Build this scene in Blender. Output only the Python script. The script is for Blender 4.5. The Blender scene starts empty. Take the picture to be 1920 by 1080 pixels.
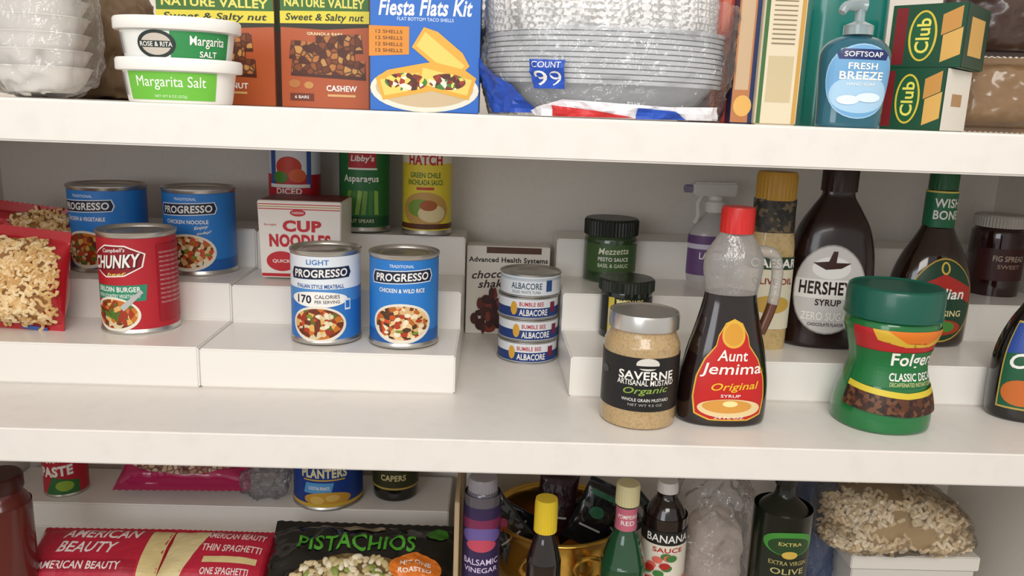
import bpy,bmesh,math,random
from math import sin,cos,pi,radians,tan
from mathutils import Vector,Matrix,noise,Euler
random.seed(7)
sc=bpy.context.scene
COL=sc.collection
# ---------------------------------------------------------------- camera
F=1507.0
CAM=Vector((0,0,1.40)); th=radians(12.3); ps=radians(1.5); ro=radians(2.1)
fwd=Vector((sin(ps)*cos(th),cos(ps)*cos(th),-sin(th)))
r0=Vector((cos(ps),-sin(ps),0)); u0=r0.cross(fwd)
RR=r0*cos(ro)+u0*sin(ro); UU=u0*cos(ro)-r0*sin(ro)
cd=bpy.data.cameras.new('camera'); cam=bpy.data.objects.new('camera',cd); COL.objects.link(cam)
M=Matrix.Identity(4)
for i in range(3):
    M[i][0]=RR[i];M[i][1]=UU[i];M[i][2]=-fwd[i];M[i][3]=CAM[i]
cam.matrix_world=M
cd.sensor_width=36; cd.lens=F/1920*36; cd.clip_start=.01
sc.camera=cam
def ray(px,py): return fwd+RR*((px-960)/F)+UU*((540-py)/F)
def gp(px,py,z):
    d=ray(px,py); return CAM+d*((z-CAM.z)/d.z)
def vp(px,py,Y):
    d=ray(px,py); return CAM+d*(Y/d.y)
def dep(x,y,z): return (Vector((x,y,z))-CAM).dot(fwd)
def fit(cx,w,yb,yt,z,sy=1.0,d=None):
    g=gp(cx,yb,z); r=.04
    for _ in range(4):
        hd=(d/2 if d else r*sy)
        X=g.x*(g.y+hd)/g.y
        r=w/2*dep(X,g.y+hd,z+.05)/F
    hd=(d/2 if d else r*sy)
    h=vp(cx,yt,g.y).z-z
    return (g.x*(g.y+hd)/g.y,g.y+hd,z,r,h)
def fitY(cx,cy,w,yt,z,Y):
    p=vp(cx,cy,Y); r=w/2*dep(p.x,Y,p.z)/F
    return (p.x,Y,z,r,vp(cx,yt,Y).z-z)
# ---------------------------------------------------------------- materials
def lin(c):
    c=c.lstrip('#'); o=[]
    for i in (0,2,4):
        v=int(c[i:i+2],16)/255; o.append(v/12.92 if v<=.04045 else ((v+.055)/1.055)**2.4)
    return (o[0],o[1],o[2],1)
MC={}
def mat(hexc,rough=.42,metal=0,trans=0,coat=0,bump=0,bs=200,vary=0,name=None,ior=1.45,sss=0):
    k=(hexc,rough,metal,trans,coat,bump,bs,vary,sss)
    if k in MC: return MC[k]
    m=bpy.data.materials.new(name or 'paint_'+hexc.lstrip('#')); m.use_nodes=True
    nt=m.node_tree; b=nt.nodes['Principled BSDF']
    b.inputs['Base Color'].default_value=lin(hexc); b.inputs['Roughness'].default_value=rough
    b.inputs['Metallic'].default_value=metal; b.inputs['Transmission Weight'].default_value=trans
    b.inputs['Coat Weight'].default_value=coat; b.inputs['Coat Roughness'].default_value=.08
    b.inputs['IOR'].default_value=ior
    if bump or vary:
        tc=nt.nodes.new('ShaderNodeTexCoord'); n=nt.nodes.new('ShaderNodeTexNoise')
        n.inputs['Scale'].default_value=bs; n.inputs['Detail'].default_value=4
        nt.links.new(tc.outputs['Object'],n.inputs['Vector'])
        if bump:
            bu=nt.nodes.new('ShaderNodeBump'); bu.inputs['Strength'].default_value=bump; bu.inputs['Distance'].default_value=.002
            nt.links.new(n.outputs['Fac'],bu.inputs['Height']); nt.links.new(bu.outputs['Normal'],b.inputs['Normal'])
        if vary:
            hs=nt.nodes.new('ShaderNodeMix'); hs.data_type='RGBA'
            c=lin(hexc); d=[x*(1-vary) for x in c[:3]]+[1]
            hs.inputs[6].default_value=c; hs.inputs[7].default_value=d
            rp=nt.nodes.new('ShaderNodeValToRGB'); rp.color_ramp.elements[0].position=.5; rp.color_ramp.elements[1].position=.75
            nt.links.new(n.outputs['Fac'],rp.inputs[0]); nt.links.new(rp.outputs[0],hs.inputs[0])
            nt.links.new(hs.outputs[2],b.inputs['Base Color'])
    MC[k]=m; return m
def spots(key,cols,scale=120,dist=0,stretch=(1,1,1),rough=.5,edge=None):
    if key in MC: return MC[key]
    m=bpy.data.materials.new(key); m.use_nodes=True; nt=m.node_tree; b=nt.nodes['Principled BSDF']
    tc=nt.nodes.new('ShaderNodeTexCoord'); mp=nt.nodes.new('ShaderNodeMapping'); mp.inputs['Scale'].default_value=stretch
    nt.links.new(tc.outputs['Object'],mp.inputs[0]); src=mp.outputs[0]
    if dist:
        n=nt.nodes.new('ShaderNodeTexNoise'); n.inputs['Scale'].default_value=scale*.35
        nt.links.new(src,n.inputs['Vector'])
        mx=nt.nodes.new('ShaderNodeVectorMath'); mx.operation='SCALE'; mx.inputs['Scale'].default_value=dist
        nt.links.new(n.outputs['Color'],mx.inputs[0])
        ad=nt.nodes.new('ShaderNodeVectorMath'); nt.links.new(src,ad.inputs[0]); nt.links.new(mx.outputs[0],ad.inputs[1]); src=ad.outputs[0]
    v=nt.nodes.new('ShaderNodeTexVoronoi'); v.inputs['Scale'].default_value=scale
    nt.links.new(src,v.inputs['Vector'])
    sp=nt.nodes.new('ShaderNodeSeparateColor'); nt.links.new(v.outputs['Color'],sp.inputs[0])
    rp=nt.nodes.new('ShaderNodeValToRGB'); cr=rp.color_ramp; cr.interpolation='CONSTANT'
    while len(cr.elements)<len(cols): cr.elements.new(.5)
    for i,c in enumerate(cols):
        cr.elements[i].position=i/len(cols); cr.elements[i].color=lin(c)
    nt.links.new(sp.outputs[0],rp.inputs[0]); out=rp.outputs[0]
    if edge:
        v2=nt.nodes.new('ShaderNodeTexVoronoi'); v2.feature='DISTANCE_TO_EDGE'; v2.inputs['Scale'].default_value=scale
        nt.links.new(src,v2.inputs['Vector'])
        r2=nt.nodes.new('ShaderNodeValToRGB'); r2.color_ramp.elements[0].position=.02; r2.color_ramp.elements[1].position=.16
        r2.color_ramp.elements[0].color=(1,1,1,1); r2.color_ramp.elements[1].color=(0,0,0,1)
        nt.links.new(v2.outputs['Distance'],r2.inputs[0])
        mi=nt.nodes.new('ShaderNodeMix'); mi.data_type='RGBA'; mi.inputs[7].default_value=lin(edge)
        nt.links.new(r2.outputs[0],mi.inputs[0]); nt.links.new(out,mi.inputs[6]); out=mi.outputs[2]
    nt.links.new(out,b.inputs['Base Color']); b.inputs['Roughness'].default_value=rough
    MC[key]=m; return m
def film(key,tint='ffffff',body=.06,rough=.12,bump=.5,bs=60,dcol=None,dmix=0):
    if key in MC: return MC[key]
    m=bpy.data.materials.new(key); m.use_nodes=True; nt=m.node_tree; nt.nodes.remove(nt.nodes['Principled BSDF'])
    out=nt.nodes['Material Output']
    t=nt.nodes.new('ShaderNodeBsdfTransparent'); t.inputs[0].default_value=lin(tint)
    g=nt.nodes.new('ShaderNodeBsdfGlossy'); g.inputs['Roughness'].default_value=rough
    fr=nt.nodes.new('ShaderNodeFresnel'); fr.inputs[0].default_value=1.3
    ad=nt.nodes.new('ShaderNodeMath'); ad.inputs[1].default_value=body; nt.links.new(fr.outputs[0],ad.inputs[0])
    mx=nt.nodes.new('ShaderNodeMixShader'); nt.links.new(ad.outputs[0],mx.inputs[0]); nt.links.new(t.outputs[0],mx.inputs[1]); nt.links.new(g.outputs[0],mx.inputs[2])
    last=mx
    if bump:
        tc=nt.nodes.new('ShaderNodeTexCoord'); n=nt.nodes.new('ShaderNodeTexNoise'); n.inputs['Scale'].default_value=bs; n.inputs['Detail'].default_value=3; n.inputs['Distortion'].default_value=1.5
        nt.links.new(tc.outputs['Object'],n.inputs['Vector'])
        bu=nt.nodes.new('ShaderNodeBump'); bu.inputs['Strength'].default_value=bump; bu.inputs['Distance'].default_value=.01
        nt.links.new(n.outputs['Fac'],bu.inputs['Height']); nt.links.new(bu.outputs[0],g.inputs['Normal'])
    if dmix:
        d=nt.nodes.new('ShaderNodeBsdfDiffuse'); d.inputs[0].default_value=lin(dcol)
        d2=nt.nodes.new('ShaderNodeBsdfTranslucent'); d2.inputs[0].default_value=lin(dcol)
        m3=nt.nodes.new('ShaderNodeMixShader'); m3.inputs[0].default_value=.4
        nt.links.new(d.outputs[0],m3.inputs[1]); nt.links.new(d2.outputs[0],m3.inputs[2])
        m2=nt.nodes.new('ShaderNodeMixShader'); m2.inputs[0].default_value=dmix
        nt.links.new(mx.outputs[0],m2.inputs[1]); nt.links.new(m3.outputs[0],m2.inputs[2]); last=m2
    nt.links.new(last.outputs[0],out.inputs[0])
    MC[key]=m; return m
def A(c): return mat(c) if isinstance(c,str) else c
WH='f4f1ea'
# ---------------------------------------------------------------- object helpers
def thing(name,label,cat,loc,rot=0,group=None,rx=0,ry=0,kind=None):
    e=bpy.data.objects.new(name,None); e.empty_display_size=.02
    e.location=loc; e.rotation_euler=Euler((radians(rx),radians(ry),radians(rot)),'XYZ'); COL.objects.link(e)
    e['label']=label; e['category']=cat
    if group: e['group']=group
    return e
def mk(root,name,V,Fs,mats,mi=None,smooth=True,ang=35,bev=0,label=None):
    me=bpy.data.meshes.new(name); me.from_pydata([tuple(v) for v in V],[],Fs)
    if not isinstance(mats,(list,tuple)): mats=[mats]
    for m in mats: me.materials.append(A(m))
    if mi:
        for p,i in zip(me.polygons,mi): p.material_index=i
    bm=bmesh.new(); bm.from_mesh(me)
    if smooth!='art': bmesh.ops.recalc_face_normals(bm,faces=bm.faces)
    if bev: bmesh.ops.bevel(bm,geom=bm.edges[:],offset=bev,segments=2,affect='EDGES',clamp_overlap=True)
    bm.to_mesh(me); bm.free()
    if smooth:
        for p in me.polygons: p.use_smooth=True
        if smooth!='art': me.set_sharp_from_angle(angle=radians(ang))
    o=bpy.data.objects.new(name,me); COL.objects.link(o)
    if root: o.parent=root
    if label: o['label']=label
    return o
def sm(prof,k=5):
    P=[Vector(p) for p in prof]; o=[]
    for i in range(len(P)-1):
        a=P[max(i-1,0)];b=P[i];c=P[i+1];d=P[min(i+2,len(P)-1)]
        for j in range(k):
            t=j/k
            v=.5*((2*b)+(c-a)*t+(2*a-5*b+4*c-d)*t*t+(3*b-a-3*c+d)*t**3)
            o.append((max(v.x,0),v.y))
    o.append(tuple(P[-1])); return o
def sc2(prof,R,H): return [(r*R,z*H) for r,z in prof]
def sef(a,n): return 1 if n==2 else (abs(cos(a))**n+abs(sin(a))**n)**(-1/n)
def lathe(root,name,prof,m,sx=1,sy=1,n=2,seg=64,off=(0,0,0),ang=35,label=None,rot=None,cap=True):
    V=[];Fs=[];rings=[]
    for r,z in prof:
        if r<1e-6: rings.append([len(V)]); V.append(Vector((0,0,z)))
        else:
            rings.append(list(range(len(V),len(V)+seg)))
            for i in range(seg):
                a=2*pi*i/seg; k=r*sef(a,n); V.append(Vector((k*sin(a)*sx,-k*cos(a)*sy,z)))
    for A_,B in zip(rings,rings[1:]):
        if len(A_)==1 and len(B)==1: continue
        for i in range(seg):
            j=(i+1)%seg
            if len(A_)==1: Fs.append((A_[0],B[j],B[i]))
            elif len(B)==1: Fs.append((A_[i],A_[j],B[0]))
            else: Fs.append((A_[i],A_[j],B[j],B[i]))
    if cap:
        if len(rings[0])>1: Fs.append(rings[0][::-1])
        if len(rings[-1])>1: Fs.append(rings[-1])
    if rot: 
        Rm=rot.to_matrix() if hasattr(rot,'to_matrix') else rot
        V=[Rm@v for v in V]
    V=[v+Vector(off) for v in V]
    return mk(root,name,V,Fs,m,ang=ang,label=label)
def boxm(root,name,w,d,h,m,bev=.0015,off=(0,0,0),taper=1,label=None,rot=None):
    V=[]
    for z in (0,h):
        t=1 if z else taper
        for x,y in ((-1,-1),(1,-1),(1,1),(-1,1)): V.append(Vector((x*w/2*t,y*d/2*t,z)))
    if rot: V=[rot.to_matrix()@v for v in V]
    V=[v+Vector(off) for v in V]
    return mk(root,name,V,[(0,3,2,1),(4,5,6,7),(0,1,5,4),(1,2,6,5),(2,3,7,6),(3,0,4,7)],m,bev=bev,label=label)
def tube(root,name,pts,rad,m,seg=12,k=6,cl=False,label=None):
    P=[Vector(p) for p in pts]; Q=[]
    for i in range(len(P)-1):
        a=P[max(i-1,0)];b=P[i];c=P[i+1];d=P[min(i+2,len(P)-1)]
        for j in range(k):
            t=j/k; Q.append(.5*((2*b)+(c-a)*t+(2*a-5*b+4*c-d)*t*t+(3*b-a-3*c+d)*t**3))
    Q.append(P[-1]); V=[];Fs=[]
    up=Vector((.13,.9,.3))
    for i,q in enumerate(Q):
        t=(Q[min(i+1,len(Q)-1)]-Q[max(i-1,0)]).normalized()
        s=t.cross(up).normalized(); w=s.cross(t)
        rr=rad(i/(len(Q)-1)) if callable(rad) else rad
        for j in range(seg):
            a=2*pi*j/seg; V.append(q+s*cos(a)*rr+w*sin(a)*rr)
    for i in range(len(Q)-1):
        for j in range(seg):
            l=(j+1)%seg; Fs.append((i*seg+j,i*seg+l,(i+1)*seg+l,(i+1)*seg+j))
    Fs.append(list(range(seg))); Fs.append(list(range(len(V)-seg,len(V))))
    if root=='raw': return V,Fs
    return mk(root,name,V,Fs,m,label=label)
def interp(prof,z):
    best=None
    for (r1,z1),(r2,z2) in zip(prof,prof[1:]):
        if z1<=z<=z2 and z2>z1:
            r=r1+(r2-r1)*(z-z1)/(z2-z1)
            if best is None or r>best: best=r
    return best if best is not None else prof[-1][0]
def rmap(prof,rref,sx=1,sy=1,n=2):
    def f(u,v,o):
        r=interp(prof,v) if isinstance(prof,list) else prof
        a=u/(rref*sx); k=(r+o)*sef(a,n)
        return Vector((k*sin(a)*sx+0,-k*cos(a)*sy-o*(1-sy),v))
    return f
def fmap(d): return lambda u,v,o: Vector((u,-d/2-o,v))
def smap(w): return lambda u,v,o: Vector((w/2+o,u,v))
def tmap(h): return lambda u,v,o: Vector((u,v,h+o))
TC={}
def textmesh(s,bold,shear):
    k=(s,bold,shear)
    if k in TC: return TC[k]
    cu=bpy.data.curves.new('t','FONT'); cu.body=s; cu.size=1; cu.offset=bold; cu.shear=shear; cu.resolution_u=3
    cu.space_character=1+bold*2
    ob=bpy.data.objects.new('t',cu); COL.objects.link(ob)
    me=bpy.data.meshes.new_from_object(ob)
    V=[(v.co.x,v.co.y) for v in me.vertices]; Fs=[tuple(p.vertices) for p in me.polygons]
    bpy.data.objects.remove(ob); bpy.data.meshes.remove(me); bpy.data.curves.remove(cu)
    xs=[v[0] for v in V]; ys=[v[1] for v in V]
    cx=(min(xs)+max(xs))/2; cy=(min(ys)+max(ys))/2; w=max(xs)-min(xs); h=max(ys)-min(ys)
    TC[k]=([((x-cx)/w,(y-cy)/h) for x,y in V],Fs,w/h); return TC[k]
def R(x,y,w,h,c): return ('r',x,y,w,h,c)
def E(x,y,rx,ry,c): return ('e',x,y,rx,ry,c)
def Pg(p,c): return ('p',p,c)
def T(s,x,y,w,h,c,b=.02,sh=0,rot=0): return ('t',s,x,y,w,h,c,b,sh,rot)
def art(root,name,items,f,S=1,eps=.00005,base=.0004,step=.004,vstep=None,label=None):
    V=[];Fs=[];MI=[];mats=[]
    if vstep: eps=max(eps,.00013); vstep=min(vstep,.005)
    for L,it in enumerate(items):
        k=it[0]
        if k=='t':
            _,s,x,y,w,h,c,b,sh,rt=it
            tv,tf,asp=textmesh(s,b,sh)
            if h is None: h=w/asp
            if w is None: w=h*asp
            ca,sa=cos(radians(rt)),sin(radians(rt))
            pv=[(x+p*w*ca-q*h*sa,y+p*w*sa+q*h*ca) for p,q in tv]; pf=tf
        else:
            c=it[-1]
            if k=='r': _,x,y,w,h,c=it; pv=[(x-w/2,y-h/2),(x+w/2,y-h/2),(x+w/2,y+h/2),(x-w/2,y+h/2)]
            elif k=='e': _,x,y,rx,ry,c=it; pv=[(x+rx*cos(2*pi*i/32),y+ry*sin(2*pi*i/32)) for i in range(32)]
            else: pv=it[1]
            pf=[tuple(range(len(pv)))]
        m=A(c)
        if m not in mats: mats.append(m)
        mi=mats.index(m)
        bm=bmesh.new(); bv=[bm.verts.new((p[0]*S,p[1]*S,0)) for p in pv]
        for fc in pf:
            try: bm.faces.new([bv[i] for i in fc])
            except Exception: pass
        if k=='p': bmesh.ops.triangulate(bm,faces=bm.faces[:])
        if step:
            xs=[v.co.x for v in bm.verts]
            for i in range(math.ceil(min(xs)/step),math.floor(max(xs)/step)+1):
                bmesh.ops.bisect_plane(bm,geom=bm.verts[:]+bm.edges[:]+bm.faces[:],plane_co=(i*step,0,0),plane_no=(1,0,0),dist=1e-7)
        if vstep:
            ys=[v.co.y for v in bm.verts]
            for i in range(math.ceil(min(ys)/vstep),math.floor(max(ys)/vstep)+1):
                bmesh.ops.bisect_plane(bm,geom=bm.verts[:]+bm.edges[:]+bm.faces[:],plane_co=(0,i*vstep,0),plane_no=(0,1,0),dist=1e-7)
        bm.verts.index_update(); o=len(V)
        for v in bm.verts: V.append(f(v.co.x,v.co.y,base+eps*L))
        for fc in bm.faces: Fs.append([o+v.index for v in fc.verts]); MI.append(mi)
        bm.free()
    return mk(root,name,V,Fs,mats,mi=MI,smooth=False,label=label)
def blob(root,name,w,d,h,m,n=3,amp=.006,freq=25,seed=0,res=40,ridge=True,top=1):
    V=[];Fs=[]
    def sp(x,p): return math.copysign(abs(x)**p,x)
    e=2/n
    for i in range(res+1):
        ph=-pi/2+pi*i/res
        for j in range(2*res):
            a=pi*j/res
            v=Vector((sp(cos(ph),e)*sp(cos(a),e)*w/2,sp(cos(ph),e)*sp(sin(a),e)*d/2,sp(sin(ph),e)*h/2+h/2))
            if top!=1: t=v.z/h; v.x*=1+(top-1)*t; v.y*=1+(top-1)*t
            q=v*freq+Vector((seed*7.3,0,0)); nz=noise.fractal(q,1,2,3)
            if ridge: nz=abs(nz)*-1.4+.3
            c=v-Vector((0,0,h/2)); 
            v=v+c.normalized()*nz*amp if c.length>0 else v
            v.z=max(v.z,0.0005) 
            V.append(v)
    for i in range(res):
        for j in range(2*res):
            k=(j+1)%(2*res); Fs.append((i*2*res+j,i*2*res+k,(i+1)*2*res+k,(i+1)*2*res+j))
    return mk(root,name,V,Fs,m,ang=60)
def pth(w,h,t,seal=.012,amp=.0015,seed=0,freq=30):
    def g(u,v):
        a=min(1,max(0,1-abs(2*u/w)**3.0)); z=(v-seal)/(h-2*seal)
        b=0 if z<=0 or z>=1 else min(1,(1-abs(2*z-1)**4))
        k=t/2*(a**.5)*(b**.6)
        return .0006+k+amp*(a*b>0)*noise.fractal(Vector((u*freq+seed*5,v*freq,seed)),1,2,3)*min(1,k/.004)
    return g
def pillow(root,name,w,h,t,m,seal=.012,amp=.0015,seed=0,zig=True,freq=30):
    g=pth(w,h,t,seal,amp,seed,freq); nx,ny=40,44; V=[];Fs=[]
    for s in (-1,1):
        for j in range(ny+1):
            for i in range(nx+1):
                u=-w/2+w*i/nx; v=h*j/ny; 
                zz=v+( .0015*(i%2) if zig and j in(0,ny) else 0)
                edge=1-.03*sin(pi*j/ny)
                V.append(Vector((u*edge,s*g(u,v),zz)))
    N=(nx+1)*(ny+1)
    for s in range(2):
        for j in range(ny):
            for i in range(nx):
                a=s*N+j*(nx+1)+i; q=(a,a+1,a+nx+2,a+nx+1); Fs.append(q if s==0 else q[::-1])
    for i in range(nx): Fs.append((i,i+N,i+1+N,i+1)); b=ny*(nx+1)+i; Fs.append((b,b+1,b+1+N,b+N))
    for j in range(ny):
        a=j*(nx+1); Fs.append((a,a+nx+1,a+nx+1+N,a+N)); a+=nx; Fs.append((a,a+N,a+nx+1+N,a+nx+1))
    mk(root,name,V,Fs,m,ang=70)
    return lambda u,v,o: Vector((u*(1-.03*sin(pi*min(max(v/h,0),1))),-g(u,v)-o,v))
def scatter(root,name,f,inside,bbox,n,m,kind='noodle',seed=1,l0=.006,l1=.010,rad=.0016,lift=.0025):
    """curly pasta or nut pieces lying on a surface"""
    rn=random.Random(seed); V=[];Fs=[]; MI=[]; cnt=0
    while cnt<n:
        u=rn.uniform(bbox[0],bbox[1]); v=rn.uniform(bbox[2],bbox[3])
        if not inside(u,v): continue
        cnt+=1; p=f(u,v,lift*rn.uniform(.3,1)); e=.001
        tu=(f(u+e,v,0)-f(u-e,v,0)).normalized(); tv=(f(u,v+e,0)-f(u,v-e,0)).normalized(); nn=tu.cross(tv)
        a=rn.uniform(0,2*pi); d=tu*cos(a)+tv*sin(a); s=tv*cos(a)-tu*sin(a); l=rn.uniform(l0,l1)
        if kind=='noodle':
            b=rn.uniform(.2,.5)*l*rn.choice((-1,1))
            pts=[p-d*l-s*b*.3,p-d*l*.4+s*b+nn*.001,p+d*l*.3-s*b*.5,p+d*l*.9+s*b*.7]
            vv,ff=tube('raw','',pts,rad,None,seg=6,k=3)
        else:
            vv=[];ff=[];sg=10;rg=6
            for i in range(rg+1):
                t=pi*i/rg
                for j in range(sg):
                    q=2*pi*j/sg; vv.append(p-d*cos(t)*l+(s*cos(q)*.62+nn*sin(q)*.45)*sin(t)*l)
            for i in range(rg):
                for j in range(sg): k=(j+1)%sg; ff.append((i*sg+j,i*sg+k,(i+1)*sg+k,(i+1)*sg+j))
        o=len(V); V+=vv; Fs+=[[o+q for q in x] for x in ff]; mi=rn.randrange(len(m)); MI+=[mi]*len(ff)
    ob=mk(root,name,V,Fs,m,mi=MI); ob['kind']='stuff'; return ob
# ---------------------------------------------------------------- shared mats
chrome=mat('d2cfca',.25,.9); tinm=mat('c4c1ba',.32,.9); gold=mat('dcae50',.24,.9,bump=.5,bs=30)
food=spots('soup_print',['8a3a12','c8701c','e0b060','6b2a0c','d8c8a0','a03010','5d6a22'],160)
foodw=spots('rice_soup_print',['7a3a14','d9b27a','f0e0bc','b8651e','d04a20','4d3014','e7c58c'],190)
grano=spots('granola_print',['6d3413','9a5524','b9763a','84441c','c8914e','54250c'],140,edge='4a200c')
nood=mat('9a6c3c',.6,vary=.3,bs=150)
noodm=[mat(c,.5) for c in ('e6c896','dcb87e','eed6a8','cfa468')]
nutm=[mat(c,.55) for c in ('e6d6b4','d6c296','efe4c8','bfae7c','8a9a4a')]
beans=spots('bean_print',['3a1c0e','5a3018','2a120a','6d4326'],200)
# ---------------------------------------------------------------- structure
ZT=1.397; ZM=1.067; ZL=.68; FY=.78; BY=1.27
XL=-.765; XR=.80
white=mat('e8e3dc',.38,bump=.05,bs=40,vary=.05,name='white_shelf_paint')
wallm=mat('ebe5dc',.6,bump=.1,bs=150,vary=.04,name='wall_paint')
def struct(name,x0,x1,y0,y1,z0,z1,m,bev=0):
    V=[(x,y,z) for z in(z0,z1) for x,y in((x0,y0),(x1,y0),(x1,y1),(x0,y1))]
    o=mk(None,name,V,[(0,3,2,1),(4,5,6,7),(0,1,5,4),(1,2,6,5),(2,3,7,6),(3,0,4,7)],m,bev=bev); o['kind']='structure'; return o
struct('wall_back',XL-.05,XR+.05,BY,BY+.05,0,2.3,wallm)
struct('wall_left',XL-.05,XL,.70,BY,0,2.3,wallm)
struct('wall_right',XR,XR+.05,.70,BY,0,2.3,wallm)
struct('floor',-2.5,2.5,-2.5,1.4,-.05,0,mat('b09c84',.5,vary=.2,bs=8))
for z,t,l in ((ZT,.040,'deep white painted pantry shelf holding boxes and soap'),(ZM,.037,'deep white painted pantry shelf holding cans and bottles'),(ZL,.04,'deep white painted pantry shelf holding bags and sauce bottles')):
    o=struct('shelf',XL,XR,FY,BY,z-t,z,white,bev=.002)
    del o['kind']; o['label']=l; o['category']='shelf'; o['group']='built-in pantry shelves'
# ---------------------------------------------------------------- risers
ris=mat('ece8e1',.3,coat=.15,bump=.03,bs=60,name='white_riser_plastic')
def stepped(root,name,x0,x1,hs,ys,g=0):
    pr=[(ys[0]+g,0),(ys[0]+g,hs[0]-g),(ys[1]+g,hs[0]-g),(ys[1]+g,hs[1]-g),(ys[2]+g,hs[1]-g),(ys[2]+g,hs[2]-g),(ys[3],hs[2]-g),(ys[3],0)]
    V=[(x0,y,z) for y,z in pr]+[(x1,y,z) for y,z in pr]
    Fs=[(0,1,2,3,4,5,6,7),(8,9,10,11,12,13,14,15)]+[(i,(i+1)%8,8+(i+1)%8,8+i) for i in range(8)]
    return mk(root,name,V,Fs,ris,bev=.0018)
HS=(.05,.10,.155); YS=(0,.125,.245,.33)
S1,S2,S3=[ZM+h for h in HS]
seam=gp(366,735,ZM).x; rend=gp(852,742,ZM).x
rt=thing('shelf_riser','white plastic three-step expandable riser holding soup cans','shelf riser',(0,.915,ZM),group='stepped risers')
stepped(rt,'riser_section',XL+.012,seam,HS,YS); stepped(rt,'riser_section',seam+.0002,rend,HS,YS,g=.0022)
lx=gp(1070,756,ZM).x
rt=thing('shelf_riser','white plastic three-step riser holding jars and syrup bottles','shelf riser',(lx,.92,ZM),rot=.8,group='stepped risers')
stepped(rt,'riser_section',0,XR-lx-.012,HS,(0,.125,.245,.325))
# ---------------------------------------------------------------- cans
def can(name,label,fv,items,rot=0,cat='can',group=None,vs=None,lid=True):
    x,y,z,r,h=fv; rt=thing(name,label,cat,(x,y,z),rot,group)
    k=.45 if h<.05 else 1
    p=[(r*.9,.001*k),(r*.97,0),(r,.0012*k),(r,.0035*k),(r*.965,.0055*k),(r*.965,h-.0055*k),(r,h-.0035*k),(r,h-.0008*k),(r*.975,h),(r*.95,h-.0008*k),(r*.93,h-.0045*k),(r*.8,h-.0045*k),(r*.78,h-.0035*k),(r*.70,h-.0035*k),(r*.68,h-.0045*k),(r*.5,h-.0045*k),(r*.48,h-.0038*k),(0,h-.0038*k)]
    lathe(rt,'can_body',p,tinm,ang=50)
    art(rt,'paper_label',items(r/h),rmap(r*.965,r*.965),S=h,base=.0003)
    return rt
def wrap(rh,c,v0=.055,v1=.945): return R(0,(v0+v1)/2,2*pi*rh*.965,v1-v0,c)
NV='12203c'
def bowl(x,y,r,fm,seed=1,cols=('c8501c','e8d8b0','7c8a2c','f0e4c8','b03a18')):
    rn=random.Random(seed); o=[E(x,y,r,r*.66,'e9e2d2'),E(x,y+r*.02,r*.9,r*.56,fm)]
    for i in range(14):
        a=rn.uniform(0,2*pi); k=rn.uniform(.1,.72); o.append(E(x+cos(a)*r*k,y+sin(a)*r*.55*k,r*rn.uniform(.06,.13),r*rn.uniform(.04,.09),rn.choice(cols)))
    return o
def progname(): return [Pg([(-.35,.685),(.33,.71),(.36,.775),(.33,.85),(-.33,.83),(-.37,.75)],'dfe8f2'),Pg([(-.34,.695),(.32,.72),(.345,.775),(.32,.84),(-.32,.82),(-.355,.75)],NV),T('PROGRESSO',0,.768,.60,.085,WH,.025,.1,2)]
def prog(top,fl,f2=None,fm=foodw,seed=1):
    def g(rh):
        return [wrap(rh,'2a7ccc'),R(0,.12,2*pi*rh*.965,.13,'1c5ca6'),T(top,0,.885,.26,.032,'dfeaf5',.01)]+progname()+[
          T(fl,0,.625,.5,.045,WH,.02)]+([T('Enjoy',.17,.56,.16,.045,WH,.02,.3,8),T('today!',.2,.50,.16,.04,WH,.02,.3,8)] if f2 else [])+bowl(.0,.27,.33,fm,seed)+[T('NET WT 19 OZ',0,.075,.2,.02,WH,.0)]
    return g
G='soup cans on the stepped riser'
can('soup_can','blue soup can with a bowl of chicken and rice',fit(757,131,655,480,S1),prog('TRADITIONAL','CHICKEN & WILD RICE',seed=3),group=G,rot=2)
def light(rh):
    return [wrap(rh,'e6ecf2'),R(0,.27,2*pi*rh*.965,.43,'2a72c0'),R(0,.53,2*pi*rh*.965,.14,'4a8acc'),T('LIGHT',-.02,.885,.24,.055,'3b78bb',.02)]+progname()+[
      T('ITALIAN STYLE MEATBALL',0,.63,.52,.042,'1c4f96',.02),E(-.02,.49,.32,.085,WH),T('170',-.17,.49,.17,.09,NV,.03),T('CALORIES',.08,.52,.26,.04,NV,.01),T('PER SERVING',.08,.465,.26,.035,NV,.01),R(.30,.43,.07,.12,'dfe8f0'),R(.30,.43,.05,.08,'2a72c0')]+bowl(-.02,.22,.3,food,5)
can('soup_can','white and blue light soup can with calorie badge',fit(613,131,648,473,S1),light,group=G,rot=1)
RD='b5202c'
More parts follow.
